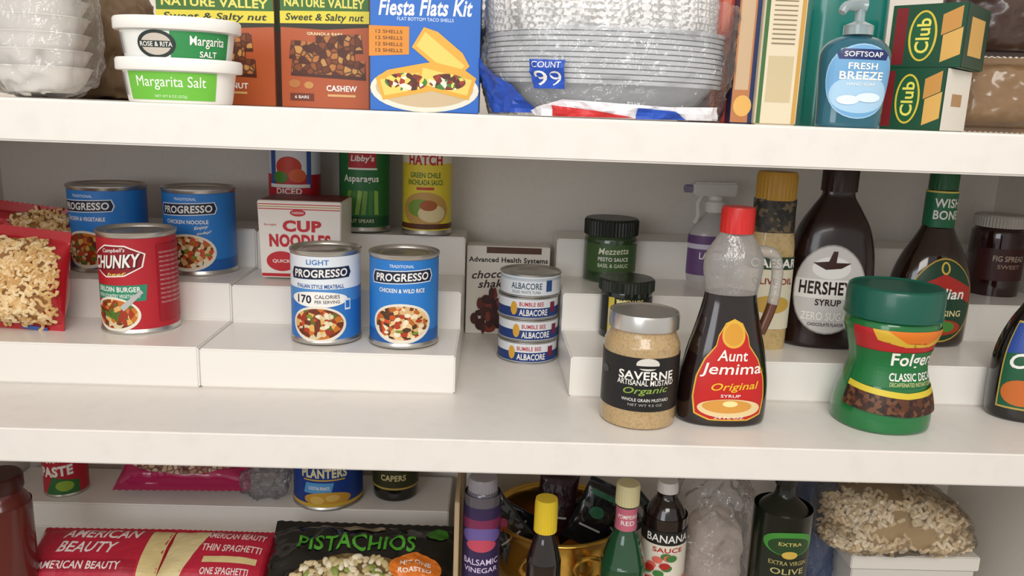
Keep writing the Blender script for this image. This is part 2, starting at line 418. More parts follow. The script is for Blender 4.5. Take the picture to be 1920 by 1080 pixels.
def chunky(rh):
    hexo=[(-.26,.64),(-.29,.77),(-.09,.88),(.12,.88),(.30,.80),(.27,.67),(.1,.58),(-.1,.56)]
    return [wrap(rh,RD),Pg(hexo,WH),Pg([(x*.95,.72+(y-.72)*.92) for x,y in hexo],'8c1420'),T("Campbell's",0,.825,.24,.05,WH,.01,.2,4),
      T('CHUNKY',.01,.712,.53,.14,'3c0a10',.05,.35,5),T('CHUNKY',0,.72,.52,.13,WH,.03,.35,5),T('beef',.02,.60,.2,.03,'e8c860',.02,.3,4),
      Pg([(-.27,.34),(.28,.34),(.30,.50),(-.27,.48)],'2f8a6a'),T('SIRLOIN BURGER',.01,.45,.46,.05,WH,.02,0,1),T('WITH COUNTRY VEGETABLES',0,.385,.46,.035,WH,.01,0,1)]+bowl(-.03,.2,.26,food,8,('5d6a22','c8701c','7a3a14','3f7a2a'))+[
      Pg([(.04,.28),(.24,.45),(.26,.42),(.08,.24)],'b8b8b4'),R(.56,.5,.32,.76,'a01a28')]+[T('NUTRITION FACTS' if i==0 else 'PROTEIN FIBER IRON',.56,.8-.045*i,.28,.018,'e6b8b8',0) for i in range(12)]
can('soup_can','red soup can with hexagonal nameplate and stew picture',fit(268,139,630,439,S1),chunky,rot=-13,group=G)
can('soup_can','blue soup can with vegetable soup picture beside pasta bags',fit(212,138,514,351,S2),prog('TRADITIONAL','CHICKEN & VEGETABLE',fm=food,seed=11),rot=-14,group=G)
can('soup_can','blue soup can with chicken noodle soup picture',fit(380,131,519,356,S2),prog('TRADITIONAL','CHICKEN NOODLE','ENJOY TODAY',seed=12),rot=-3,group=G)
def tomato(rh): return [wrap(rh,'c3202e'),R(0,.78,2*pi*rh*.965,.3,'dfe3ea'),R(-.2,.70,.08,.45,'3a5aa0'),R(.24,.70,.06,.45,'3a5aa0'),E(0,.72,.15,.12,'c83a22'),E(.1,.62,.1,.08,'d8602a'),E(-.1,.6,.09,.07,'4c8a30'),R(0,.5,.5,.04,WH),T('DICED',0,.44,.3,.07,WH,.03),T('TOMATOES',0,.33,.4,.07,WH,.03)]
def clamp(fv,h): return fv[:4]+(h,)
can('tomato_can','red and white tomato can behind a noodle carton',clamp(fit(555,97,430,285,S3),.125),tomato,group='cans on the top riser step')
def aspar(rh): return [wrap(rh,'1f6b34'),R(0,.12,2*pi*rh*.96,.12,'174f28'),Pg([(-.14,.72),(.18,.74),(.18,.94),(-.14,.94)],'b81c2a'),R(.02,.72,.34,.02,WH),T("Libby's",.02,.83,.27,.09,WH,.03,.15),T('Asparagus',0,.6,.42,.10,WH,.02)]+[Pg([(-.22+i*.075,.2),(-.17+i*.075,.2),(-.10+i*.06,.47),(-.15+i*.06,.48)],['6f9a3a','3f7d30','8ab04c'][i%3]) for i in range(6)]+[T('CUT SPEARS',0,.13,.3,.04,'d8e0b0',.01)]
can('vegetable_can','green can of cut asparagus with red nameplate',clamp(fit(684,95,436,285,S3),.127),aspar,group='cans on the top riser step')
def hatch(rh): return [wrap(rh,'e4cf3c'),R(0,.88,2*pi*rh*.96,.14,'e8e0c8'),T('HATCH',0,.85,.4,.12,'b81c2a',.04),T('GREEN CHILE',0,.68,.36,.06,'2f6a2a',.02),T('ENCHILADA SAUCE',0,.60,.42,.06,'2f6a2a',.02),R(0,.53,.2,.03,'c0392b'),E(0,.29,.28,.2,'c49a52'),E(-.06,.31,.15,.1,'7a9a3a'),E(.08,.25,.16,.1,'e0cf9c'),E(.04,.34,.1,.06,'a85a24'),R(0,.1,2*pi*rh*.96,.06,'5a2f16')]
can('sauce_can','yellow can of green chile enchilada sauce',clamp(fit(800,94,442,285,S3),.127),hatch,group='cans on the top riser step')
x,y,z,r,h=fit(987,114,684,516,ZM); hh=h/4-.0002
def tuna(first):
    def g(rh):
        o=[wrap(rh,'dfe2e6',.09,.91)]
        if first: o+=[R(0,.78,2*pi*rh*.96,.12,'b9c4cc'),T('ALBACORE',-.1,.5,1.4,.28,'3c5a6a',.02),T('SOLID WHITE TUNA',-.1,.23,1.3,.13,'6a7a80',.01),R(.95,.5,.3,.5,'2f4f86')]
        else: o+=[R(0,.32,2*pi*rh*.96,.42,'1f3a78'),T('BUMBLE BEE',.1,.70,1.1,.19,'b03038',.02),T('ALBACORE',.2,.33,1.3,.28,WH,.02),E(-.7,.5,.16,.30,'d4a038'),R(1.15,.55,.3,.45,'7a2038')]
        return o
    return g
for i in range(4):
    can('tuna_can',['navy and white flat tuna can in a stack of four','silver and white flat tuna can on top of the stack'][i==3],(x+[0,.0005,-.001,.001][i],y,z+i*(hh+.0002),r,hh),tuna(i==3),rot=[-3,4,0,-6][i],group='stacked tuna cans')
# ---------------------------------------------------------------- boxes
def carton(name,label,fv,d,base,front,side=None,top=None,rot=0,S=None,group=None,cat='box',sidem=None,taper=1):
    x,y,z,r,h=fv; w=2*r; rt=thing(name,label,cat,(x,y,z),rot,group)
    boxm(rt,'carton',w,d,h,base,taper=taper)
    if front: art(rt,'front_print',front(w/h),(fmap(d) if taper==1 else (lambda u,v,o:Vector((u*(taper+(1-taper)*v/h),-(d/2)*(taper+(1-taper)*v/h)-o,v)))),S=h,base=.0002,step=None)
    if side: art(rt,'side_print',side(d/h),smap(w),S=h,base=.0002,step=None)
    if top: art(rt,'top_print',top(w/h,d/h),tmap(h),S=h,base=.0002,step=None)
    return rt
fv=fit(578,150,523,378,S2,d=.09)
def cupn(a): return [R(0,.5,a*.98,.98,'f1ebe2')]+[R(0,.955-.03*i,a*.98,.012,['c8242e','c79a3c'][i%2]) for i in range(3)]+[E(-.02,.85,.1,.045,'c8242e'),T('NISSIN',-.02,.85,.14,.03,WH,.01),T('CUP',.03,.68,.5,.15,'c8242e',.05),T('the original',-.38,.69,.16,.04,'c8242e',.0),T('NOODLES',0,.49,.8,.17,'c8242e',.05),E(-.25,.22,.2,.13,'c8242e'),T('QUICK',-.25,.22,.24,.05,WH,.02),E(.2,.22,.2,.12,'d8a860'),R(0,.04,a*.98,.04,'c8242e')]
carton('noodle_carton','white tapered carton of instant cup noodles with red lettering',fv,.09,mat('efe9df'),cupn,top=lambda a,b:[R(0,0,a*.97,b*.97,'7d2426'),R(0,-b*.46,a*.97,b*.05,WH)],taper=.95)
fv=fit(948,152,627,462,ZM,d=.035)
def ahs(a):
    rn=random.Random(4); o=[R(0,.5,a*.99,.99,'efe9de'),R(.06,.955,a*.66,.07,'5d3a30'),T('Advanced Health Systems',0,.84,.87,.075,'2a2422',.03),T('chocolate',-.12,.69,.56,.09,'3a2420',.02,.3,4),T('shake',-.16,.58,.34,.09,'3a2420',.02,.3,4)]
    for i in range(60):
        q=rn.uniform(0,2*pi);k=rn.uniform(0,.24); o.append(E(-.12+cos(q)*k*1.1,.27+sin(q)*k*.95,rn.uniform(.02,.08),rn.uniform(.02,.07),rn.choice(['4a1d18','6a2a20','8a3a2a','3a1410'])))
    return o
carton('supplement_box','white health drink mix box with dark red splash print',fv,.035,mat('e6e0d6'),ahs)
def nv(fl):
    def g(a):
        o=[R(0,.5,a*.99,.99,'b4562a'),R(0,.85,a*.99,.29,'3c6b23'),Pg([(-a/2,.79),(a/2,.81),(a/2,.70),(-a/2,.68)],'e2d23e'),Pg([(-a/2,.69),(a/2,.71),(a/2,.68),(0,.65),(-a/2,.66)],'2a2a12'),
         T('NATURE VALLEY',0,.865,a*.9,.075,'e7dd6a',.03),T('Sweet & Salty nut',0,.742,a*.88,.075,'1c2c14',.02,.2,1),T('GRANOLA BARS',0,.615,a*.4,.025,'f0e0b0',.02)]
        for i,(yy,rr) in enumerate(((.53,3),(.46,-4),(.33,-2))):
            xx=[.12,-.02,.03][i]; ca,sa=cos(radians(rr)),sin(radians(rr)); w2,h2=[.20,.28,.32][i],.075
            o.append(Pg([(xx+p*ca-q*sa,yy+p*sa+q*ca) for p,q in((-w2,-h2),(w2,-h2),(w2*.96,h2),(-w2*.97,h2))],'4a200c'))
            o.append(Pg([(xx+p*ca-q*sa,yy+.008+p*sa+q*ca) for p,q in((-w2*.98,-h2*.8),(w2*.97,-h2*.7),(w2*.94,h2),(-w2*.96,h2*.95))],grano))
        o+=[E(-.26,.2,.05,.035,'b9763a'),E(-.14,.19,.04,.03,'c8914e'),T(fl,.14,.17,.26,.05,WH,.03),R(.14,.11,.24,.02,'e0b070'),R(-.2,.09,.2,.06,'6d2c10'),T('6 BARS',-.2,.09,.12,.025,WH,.01)]
        return o
    return g
nvs=lambda b:[R(0,.5,b*.98,.98,'7a3a20'),R(0,.8,b*.98,.3,'2f5720')]
G2='granola bar boxes on the shelf'
def FB(x0,x1,cy,yt,Y,d):
    a=fitY((x0+x1)/2,cy,x1-x0,yt,ZT,Y); return (a[0],Y+d/2,a[2],a[3],a[4])
carton('granola_box','brown and green granola bar carton with sweet and salty print',FB(297,515,100,-26,.97,.05),.05,mat('8a4424'),nv('PEANUT'),nvs,group=G2)
carton('granola_box','brown and green cashew granola bar carton beside taco kit',FB(527,692,100,-26,.97,.05),.05,mat('8a4424'),nv('CASHEW'),nvs,group=G2)
def taco(a):
    o=[R(0,.5,a*.99,.99,'2468c0'),R(0,.92,a*.99,.14,'184f9c'),E(0,.94,.14,.06,'e8b030'),E(0,.94,.08,.04,'d0402a'),T('Fiesta Flats Kit',0,.76,.70,.12,WH,.025,.25,1),T('FLAT BOTTOM TACO SHELLS',0,.675,.42,.025,'cfe0f4',.01),
     Pg([(-.42,.40),(-.12,.42),(-.12,.62),(-.42,.62)],'d98a2a')]+[T('12 SHELLS',-.27,.58-.045*i,.2,.025,'5a2a10',.01) for i in range(4)]
    o+=[E(.0,.17,.41,.17,'e6dfce'),E(.0,.18,.37,.145,'c9b490')]
    for cx,cy,rt in ((.12,.43,-38),(-.14,.22,12),(.16,.24,-12)):
        ca,sa=cos(radians(rt)),sin(radians(rt))
        def q(p): return [(cx+x*ca-y*sa,cy+x*sa+y*ca) for x,y in p]
        o.append(Pg(q([(-.2,-.10),(.2,-.10),(.22,.07),(.12,.11),(-.12,.11),(-.22,.07)]),'dfa83c')); o.append(Pg(q([(-.18,-.07),(.18,-.07),(.19,.05),(-.19,.05)]),'f0cc66'))
    tf=spots('taco_fill',['7a2c14','3f7a2a','e8d060','a03018','f0e8d0','502010'],190)
    o+=[E(-.14,.22,.16,.065,tf),E(.17,.23,.14,.06,tf)]
    return o
carton('taco_kit_box','blue taco kit carton picturing filled flat shells',FB(694,900,100,-50,.90,.06),.06,mat('1c559f'),taco)
carton('cracker_box','narrow red carton standing on edge',FB(1336,1374,110,-60,.90,.16),.16,mat('b23a26'),lambda a:[R(0,.5,a*.97,.98,'b03c28'),R(0,.75,a*.4,.3,'c86a50'),R(0,.35,a*.6,.2,'8c2018')],group='cartons standing on edge')
carton('pasta_box','narrow navy and orange carton standing on edge',FB(1378,1421,110,-60,.88,.16),.16,mat('2a3358'),lambda a:[R(0,.5,a*.97,.98,'b8784c'),R(-a*.1,.6,a*.6,.75,'c8ac8a'),R(a*.38,.5,a*.2,.98,'20305a'),E(0,.12,a*.4,.07,'e0b060')],group='cartons standing on edge')
carton('cracker_box','cream carton with green border standing on edge',FB(1425,1505,110,-60,.87,.14),.14,mat('d9ccb0'),lambda a:[R(0,.5,a*.97,.98,'ddd0b4'),R(-a*.42,.5,a*.1,.98,'3f6a3a'),R(a*.42,.5,a*.1,.98,'c79a4c'),R(0,.3,a*.6,.3,'c9b892')]+[R(0,.8-.03*i,a*.55,.008,'8a7a60') for i in range(10)],group='cartons standing on edge')
def club(a):
    return [R(0,.5,a*.99,.99,'174a32'),R(-a*.36,.5,a*.16,.9,'7a1c22'),E(-a*.05,.5,a*.19,.40,'d8c040'),E(-a*.05,.5,a*.16,.37,'1d5a36'),T('Club',-a*.05,.5,.55,a*.19,'e8dc60',.02,0,90),
      Pg([(a*.22,.08),(a*.47,.2),(a*.47,.62),(a*.22,.5)],'d9ab5c'),Pg([(a*.19,.5),(a*.44,.62),(a*.44,.95),(a*.19,.82)],'c8914a')]
f1=FB(1660,1782,175,121,.86,.06); h1=f1[4]
cx1=vp(1738,175,.93).x
carton('cracker_box','dark green cracker carton with gold oval and white end flap',(cx1,.935,ZT,f1[3],h1),.085,mat('174a32'),club,side=lambda b:[R(0,.5,b*.98,.98,'e9e4da'),R(0,.5,b*.4,.2,'b08a60')],group='stacked green cracker cartons',rot=-46)
carton('cracker_box','dark green cracker carton stacked on another one',(cx1+.010,.94,ZT+h1+.0005,f1[3]*1.12,h1),.09,mat('174a32'),club,side=lambda b:[R(0,.5,b*.98,.98,'123c28'),R(0,.5,b*.6,.6,'d9ab5c')],group='stacked green cracker cartons',rot=-44)
rt=thing('snack_bag','tan glossy snack bag with crimped seam','bag',(vp(1897,180,.96).x,.995,ZT),rot=-12); pillow(rt,'bag',.12,.088,.055,mat('86694a',.25,coat=.5,bump=.8,bs=18,vary=.4),seed=5,amp=.006,seal=.006)
rt=thing('snack_bag','dark brown snack bag resting on a tan one','bag',(vp(1895,100,.97).x,1.0,ZT+.0895),rot=-8); pillow(rt,'bag',.14,.13,.06,mat('43302a',.3,coat=.3,bump=.6,bs=25),seed=6,amp=.008,seal=.006)
# ---------------------------------------------------------------- tubs
px,_,_,rw,_=fitY(333,110,226,50,ZT,.855)
hb=vp(333,104,.80).z-ZT
def tub(z,label,items,hh):
    rt=thing('dip_tub',label,'tub',(px,.86,z),group='stacked white plastic tubs')
    r=rw; pr=sm([(r*.78,0),(r*.82,.002),(r*.86,hh*.4),(r*.9,hh*.78)],3)
    lathe(rt,'tub_body',[(0,0)]+pr+[(0,hh*.78)],mat('ece9e2',.3),n=2.3,sy=.75)
    lathe(rt,'lid',[(r*.88,hh*.70),(r*.985,hh*.70),(r,hh*.73),(r,hh*.93),(r*.98,hh*.97),(r*.9,hh*.975),(r*.88,hh*.86),(0,hh*.86)],mat('f1eee8',.28),n=2.3,sy=.75)
    art(rt,'wrap_label',items,rmap([(r*.82,0),(r*.82,.002),(r*.86,hh*.4),(r*.9,hh*.78)],r*.86,sy=.75,n=2.3),S=hh,vstep=.008,base=.0006)
tub(ZT,'white plastic tub with bright green margarita salt label',[R(.1,.37,2.0,.6,'6cb83c'),T('Margarita Salt',.1,.43,1.5,.3,WH,.0),T('NET WT 8 OZ (227g)',.1,.14,.7,.07,'e8f4d8',0)]+[R(-1.3+.05*i,.4,.02,.5,'4a4a48') for i in range(7)],hb)
tub(ZT+hb*.87,'white plastic tub with dark badge and green label strip',[R(0,.37,3.4,.6,'e9e9e4'),R(.75,.37,1.6,.6,'2f8a4a'),R(-.2,.37,.7,.58,'e4e4e0'),E(-.15,.38,.42,.3,'26302a'),E(-.15,.38,.33,.23,'c8beb0'),R(-.15,.38,.8,.14,'26302a'),T('ROSE & RITA',-.15,.38,.7,.1,WH,.01),T('Margarita',.95,.45,.8,.26,WH,.01),T('SALT',.95,.2,.4,.13,WH,.02)]+[R(-1.3+.05*i,.4,.02,.45,'4a4a48') for i in range(7)],hb)
rt=thing('plate_bag','stack of white foam bowls wrapped in crinkled clear plastic','plates',(vp(38,100,.86).x,.90,ZT))
for i in range(7):
    z=.006+i*.017; r=.048
    lathe(rt,'foam_bowl',[(0,z),(r*.7,z),(r*.98,z+.024),(r*1.03,z+.026),(r*.97,z+.027),(r*.66,z+.003),(0,z+.003)],mat('f6f3ee',.6))
blob(rt,'plastic_wrap',.118,.115,.155,film('white_wrap',body=.06,rough=.08,bump=1,bs=35,dcol='f8f6f2',dmix=.13),seed=2,amp=.009,freq=26,res=56,top=.85)
rt=thing('paper_bag','crumpled dark brown paper bag behind plastic tubs','bag',(vp(188,100,1.02).x,1.03,ZT)); blob(rt,'bag',.125,.09,.14,mat('6d563c',.6,bump=.6,bs=30),seed=9,amp=.018,freq=22,top=.9)
# foil pans in bag
PX=vp(1128,120,.95).x; PY=.94
panm=film('pan_plastic','ffffff',body=.07,rough=.18,bump=.25,bs=90,dcol='f4f6f8',dmix=.8)
foil=spots('embossed_foil',['fbfaf8','d0cecc','ffffff','b8b6b4'],300,rough=.35)
foil.node_tree.nodes['Principled BSDF'].inputs['Metallic'].default_value=.0
def panprof(r,d): return [(0,0),(r*.72,0),(r*.76,.003),(r*.93,d),(r*.99,d+.001),(r,d-.0015),(r*1.005,d+.0005),(r,d+.0025),(r*.92,d+.002),(r*.745,.0045),(0,.0015)]
base0=None
zz=ZT+.004
for i in range(11):
    if base0 is None:
        e=thing('serving_bowl','clear ribbed plastic serving bowl nested in a wrapped stack','bowl',(PX,PY,zz),group='nested plastic bowls')
        base0=lathe(e,'bowl_shell',panprof(.131,.032),panm,n=2.4,sy=.82,seg=72); 
    else:
        e=thing('serving_bowl','clear ribbed plastic serving bowl nested in a wrapped stack','bowl',(PX+random.uniform(-.001,.001),PY,zz),group='nested plastic bowls',rot=random.uniform(-1,1))
        o=base0.copy(); COL.objects.link(o); o.parent=e
    zz+=.0052
zz+=.003; f0=None
def fpan(r,d): return [(0,0),(r*.78,0),(r*.82,.003),(r*.95,d-.006),(r*.99,d-.006),(r*.995,d),(r,d+.001),(r*.94,d+.001),(r*.80,.0045),(0,.0015)]
for i in range(8):
    e=thing('foil_pan','silver white embossed pan stacked on plastic bowls','pan',(PX-.006,PY,zz),group='stacked foil pans',rot=random.uniform(-1,1))
    if f0 is None: f0=lathe(e,'pan_shell',fpan(.129,.028),foil,n=2.4,sy=.82,seg=72)
    else: o=f0.copy(); COL.objects.link(o); o.parent=e
    zz+=.0068
rt=thing('plastic_bag','clear crinkled plastic bag with blue and red print','bag',(PX+.002,PY,ZT))
def bagpt(a,v):
    rr=.139*(.90+.10*min(1,v/.05)) if v<.05 else .139*(1+.015*sin(v*60))
    k=sef(a,2.6); q=Vector((sin(a)*3,cos(a)*3,v*30)); nz=abs(noise.fractal(q*1.3,1,2,3))*-.010+.005
    return Vector(((rr*k+nz)*sin(a),-(rr*k*.84+nz)*cos(a),v))
V=[];Fs=[];N=140;K=44
for j in range(K+1):
    for i in range(N): V.append(bagpt(2*pi*i/N,.0008+.118*j/K))
for j in range(K):
    for i in range(N): k=(i+1)%N; Fs.append((j*N+i,j*N+k,(j+1)*N+k,(j+1)*N+i))
mk(rt,'bag_film',V,Fs,film('bag_film',body=.07,rough=.08,bump=1.0,bs=45,dcol='f8fafc',dmix=.07),ang=70)
BL='2450b4'
def bagmap(u,v,o):
    a=u/.125; p=bagpt(a,max(v,.001)); p.x+=sin(a)*(o+.001); p.y-=cos(a)*(o+.001); return p
art(rt,'bag_print',[Pg([(-.16,.062),(-.12,.042),(-.095,.028),(-.075,.004),(-.15,.002)],BL),Pg([(-.085,.006),(-.05,.018),(.05,.014),(.11,.016),(.12,.002),(-.08,.001)],'e8e6ea'),R(-.062,.042,.030,.028,BL),T('99',-.062,.038,.024,.014,WH,.0),T('COUNT',-.062,.051,.024,.006,WH,.0),Pg([(-.06,.012),(-.02,.008),(.02,.002),(-.06,.001)],'c83030'),Pg([(.02,.012),(.055,.010),(.07,.002),(.02,.001)],BL)],bagmap,step=.005,vstep=.004,eps=.0004)
# ---------------------------------------------------------------- bottles/jars
def screwcap(root,name,r,z0,h,m,n=40,off=(0,0,0)):
    V=[];Fs=[]; seg=n*2
    pr=[(1,0),(1,.85),(.93,1)]
    for k,(a,b) in enumerate(pr):
        for i in range(seg):
            q=2*pi*i/seg; rr=r*a*(1 if (i%2 or k==2) else .965); V.append((rr*sin(q)+off[0],-rr*cos(q)+off[1],z0+b*h))
    for j in range(2):
        for i in range(seg): k=(i+1)%seg; Fs.append((j*seg+i,j*seg+k,(j+1)*seg+k,(j+1)*seg+i))
    Fs.append(list(range(seg))[::-1]); Fs.append(list(range(2*seg,3*seg)))
    return mk(root,name,V,Fs,m,ang=25)
x,y,z,r,h=fit(1192,140,808,598,ZM)
rt=thing('mustard_jar','glass jar of whole grain mustard with black label','jar',(x,y,z))
H=h*.88
pr=sm([(r*.86,0),(r*.97,h*.02),(r,h*.08),(r,h*.66),(r*.97,h*.75),(r*.88,h*.82),(r*.86,H)],4)
lathe(rt,'glass_jar',pr,mat('b89c70',.12,coat=.6,bump=.25,bs=350,vary=.35,name='grainy_mustard'))
rl=r*.93; lathe(rt,'lid',[(rl*.97,h*.86),(rl,h*.865),(rl,h*.97),(rl*.97,h),(rl*.92,h),(rl*.88,h*.99),(0,h*.99)],chrome)
art(rt,'paper_label',[R(0,.415,1.42,.48,'1a1a1a'),E(0,.60,.1,.055,'d8d4cc'),R(0,.575,.2,.025,'1a1a1a'),T('SAVERNE',0,.50,.5,.075,WH,.02),T('ARTISANAL MUSTARD',0,.435,.52,.05,WH,.01),T('Organic',0,.36,.4,.075,'8aa848',.01,.3,3),T('WHOLE GRAIN MUSTARD',0,.28,.42,.028,WH,.0),T('NET WT 9.5 OZ',0,.235,.3,.022,'b8b4ac',.0),E(-.42,.5,.05,.035,'4a4a48'),E(.42,.5,.05,.035,'4a4a48')],rmap(r,r),S=h,base=.0006)
# syrup bottle
x,y,z,r,h=fit(1346,168,802,392,ZM,sy=.6)
rt=thing('syrup_bottle','dark maple syrup bottle with red cap and side handle','bottle',(x,y,z),rot=2)
P1=sm([(.90,0),(.98,.012),(1.0,.06),(1.0,.13),(.97,.22),(.86,.34),(.71,.46),(.60,.56),(.565,.61)],5)
P2=sm([(.565,.61),(.60,.66),(.64,.72),(.62,.78),(.50,.83),(.38,.87),(.34,.89)],5)
lathe(rt,'filled_body',[(0,0)]+sc2(P1,r,h)+[(0,h*.61)],mat('1c0e0c',.12,coat=.7,name='dark_syrup'),sy=.6,n=2.3)
cloudy=film('cloudy_clear_plastic','f4f2f0',body=.10,rough=.12,bump=.3,bs=60,dcol='e4e2de',dmix=.34)
lathe(rt,'clear_neck',sc2(P2,r,h),cloudy,sy=.75,n=2.1,cap=False)
screwcap(rt,'cap',r*.36,h*.885,h*.115,mat('cf2a26',.35),22)
tube(rt,'handle',[(r*.5,0,h*.80),(r*.85,0,h*.79),(r*.98,0,h*.72),(r*.98,0,h*.62),(r*.95,0,h*.56)],r*.125,cloudy,label='clear plastic top of the handle')
tube(rt,'handle',[(r*.95,0,h*.56),(r*.90,0,h*.52),(r*.84,0,h*.48),(r*.74,0,h*.42)],r*.115,mat('6a3c24',.2,trans=.3,coat=.4,name='amber_plastic'),label='amber syrup-filled handle')
mp=rmap(sc2(P1,r,h),r*.9,sy=.6,n=2.3)
lab=[(-.145,.06),(-.16,.14),(-.155,.24),(-.13,.32),(-.085,.385),(-.08,.43),(-.05,.485),(0,.505),(.05,.485),(.08,.43),(.085,.385),(.13,.32),(.155,.24),(.16,.14),(.145,.06),(.08,.035),(-.08,.035)]
art(rt,'front_label',[Pg(lab,'e0b23c'),Pg([(a*.95,.25+(b-.25)*.97) for a,b in lab],'c4221f'),E(0,.435,.062,.062,'e2b040'),E(0,.435,.050,.050,'d89a34'),T('Aunt',0,.34,.14,.05,WH,.01,.15),T('Jemima',0,.272,.27,.066,WH,.01,.15,1),T('Original',.02,.195,.2,.045,'f0c030',.01,.3,3),T('SYRUP',.0,.155,.08,.014,WH,.01),E(0,.095,.13,.045,'e8cf9a'),E(-.01,.105,.10,.032,'d99a44'),E(.0,.118,.03,.014,'f4e6a0'),T('24 FL OZ',0,.052,.12,.013,WH,.0)],mp,S=h,vstep=.008,base=.0008)
# coffee jar
x,y,z,r,h=fit(1642,172,816,548,ZM,sy=.9)
rt=thing('coffee_jar','green plastic instant coffee jar with dark green lid','jar',(x,y,z),rot=7)
PF=sm([(.90,0),(.98,.012),(1.0,.05),(1.0,.13),(.94,.24),(.83,.36),(.77,.45),(.79,.53),(.89,.64),(.95,.71),(.92,.77),(.86,.79)],4)
gj=mat('1e7a3e',.2,coat=.5,trans=.15,name='green_jar'); lathe(rt,'jar_body',[(0,0)]+sc2(PF,r,h)+[(0,h*.79)],gj,sy=.94,n=2.2)
lidm=mat('0d5747',.35,coat=.2); rl=r*1.0
lathe(rt,'lid',[(rl*.98,h*.785),(rl,h*.79),(rl,h*.80),(rl*.985,h*.805),(rl*.985,h*.96),(rl*.95,h*.99),(rl*.9,h),(rl*.86,h*.99),(0,h*.99)],lidm,sy=.97)
u1=.46
art(rt,'wrap_label',[Pg([(-u1,.58),(-u1,.735),(u1,.735),(u1,.60),(.2,.58)],'b8262a'),Pg([(-.30,.735),(-.26,.66),(-.18,.70),(-.06,.62),(.05,.69),(.14,.62),(.24,.70),(.34,.66),(.40,.735)],'d9b23a'),Pg([(-.2,.735),(-.14,.70),(-.06,.65),(.04,.70),(.12,.64),(.22,.69),(.32,.735)],'e07a24'),R(0,.455,u1*2,.25,'1a6e38'),
   T('Folgers',.07,.515,.44,.12,WH,.02,.0),T('CLASSIC DECAF',.07,.405,.44,.055,WH,.02),T('DECAFFEINATED INSTANT COFFEE',.07,.355,.42,.026,'e8e0a0',.0),Pg([(-u1,.34),(0,.30),(u1,.33),(u1,.29),(0,.26),(-u1,.30)],'d9c23a'),Pg([(-u1,.30),(0,.26),(u1,.29),(u1,.16),(0,.14),(-u1,.17)],beans)],rmap(sc2(PF,r,h),r,sy=.94,n=2.2),S=h,vstep=.005,base=.0009,eps=.0002)
x,y,z,r,h=fit(1140,101,533,414,S2)
rt=thing('relish_jar','squat glass jar of dark green relish with black lid','jar',(x,y,z))
lathe(rt,'glass_jar',sm([(r*.88,0),(r*.97,h*.03),(r*.98,h*.1),(r*.98,h*.62),(r*.93,h*.72),(r*.9,h*.76)],4),mat('2c4426',.12,coat=.6,vary=.3,bs=120,name='green_relish'))
screwcap(rt,'lid',r,h*.74,h*.26,mat('20241f',.35),50)
art(rt,'paper_label',[R(0,.40,1.0,.44,'3f5a30'),T('Mezzetta',0,.52,.5,.1,'d8dcc0',.01,.2,2),T('PESTO SAUCE',0,.39,.5,.06,WH,.01),T('BASIL & GARLIC',0,.29,.5,.06,'d8dcc0',.01)],rmap(r*.98,r),S=h,base=.0006)
x,y,z,r,h=fit(1168,104,640,530,S1)
rt=thing('spread_jar','small glass jar with black lid and yellow lettered label','jar',(x,y,z))
lathe(rt,'glass_jar',sm([(r*.86,0),(r*.93,h*.04),(r*.93,h*.74),(r*.88,h*.83)],4),mat('1d211c',.12,coat=.6))
screwcap(rt,'lid',r,h*.80,h*.20,mat('23271f',.3,coat=.3),50)
art(rt,'paper_label',[R(0,.42,1.2,.6,'16181a'),R(-.34,.42,.12,.6,'c8b440'),R(-.16,.62,.16,.12,'d8d0a0'),R(.12,.40,.2,.26,'8a9a3a'),T('TAPENADE',0,.66,.5,.07,'e0d070',.02),R(-.14,.46,.16,.10,'b8a850'),R(-.16,.30,.14,.12,'d8d0a0'),E(.02,.3,.16,.12,'4c6a38')],rmap(r*.93,r),S=h,base=.0006)
x,y,z,r,h=fit(1853,94,557,406,S2)
rt=thing('sauce_jar','dark red preserve jar with pale grey lid','jar',(x,y,z))
lathe(rt,'glass_jar',sm([(r*.88,0),(r*.98,h*.03),(r*.98,h*.72),(r*.9,h*.82),(r*.86,h*.85)],4),mat('2a0e0d',.1,coat=.7))
screwcap(rt,'lid',r*.95,h*.85,h*.15,mat('b8b2aa',.4),50)
art(rt,'paper_label',[R(0,.40,.8,.4,'3c1514'),T('FIG SPREAD',0,.48,.4,.07,'b8a898',.01),T('SWEET',0,.38,.28,.05,'a08878',.01)],rmap(r*.98,r),S=h,base=.0006)
# chocolate syrup bottle
x,y,z,r,h=fit(1537,158,655,335,S1,sy=.6); h=.236
PH=sm([(.90,0),(.98,.015),(1.0,.06),(1.0,.3),(.98,.42),(.92,.54),(.78,.66),(.54,.76),(.38,.82),(.36,.86)],5)
rt=thing('chocolate_syrup_bottle','dark brown chocolate syrup bottle with silver oval label','bottle',(x,y,z),rot=-5)
lathe(rt,'bottle_body',[(0,0)]+sc2(PH,r,h)+[(0,h*.86)],mat('22100e',.25,coat=.3,name='brown_plastic'),sy=.62,n=2.5)
screwcap(rt,'cap',r*.40,h*.85,h*.13,mat('2a1410',.4),24)
cc='cfccc8'
def L_(x): return x-.035
art(rt,'front_label',[E(L_(0),.33,.195,.245,'9a9692'),E(L_(0),.33,.187,.237,cc),E(L_(0),.45,.10,.06,'eceae6'),Pg([(L_(a),b) for a,b in [(-.03,.44),(-.10,.475),(-.02,.485),(0,.54),(.025,.54),(.02,.48),(.10,.48),(.05,.45)]],'3a1c14'),R(L_(0),.335,.365,.105,'eae7e2'),T("HERSHEY'S",L_(0),.342,.31,.075,'2a1410',.03),T('SYRUP',L_(0),.262,.13,.035,'2a1410',.02),T('ZERO SUGAR',L_(0),.185,.26,.045,WH,.02),T('CHOCOLATE FLAVOR',L_(0),.14,.18,.018,'3a1c14',.01)],rmap(sc2(PH,r,h),r,sy=.62,n=2.5),S=h,vstep=.01,base=.0008)
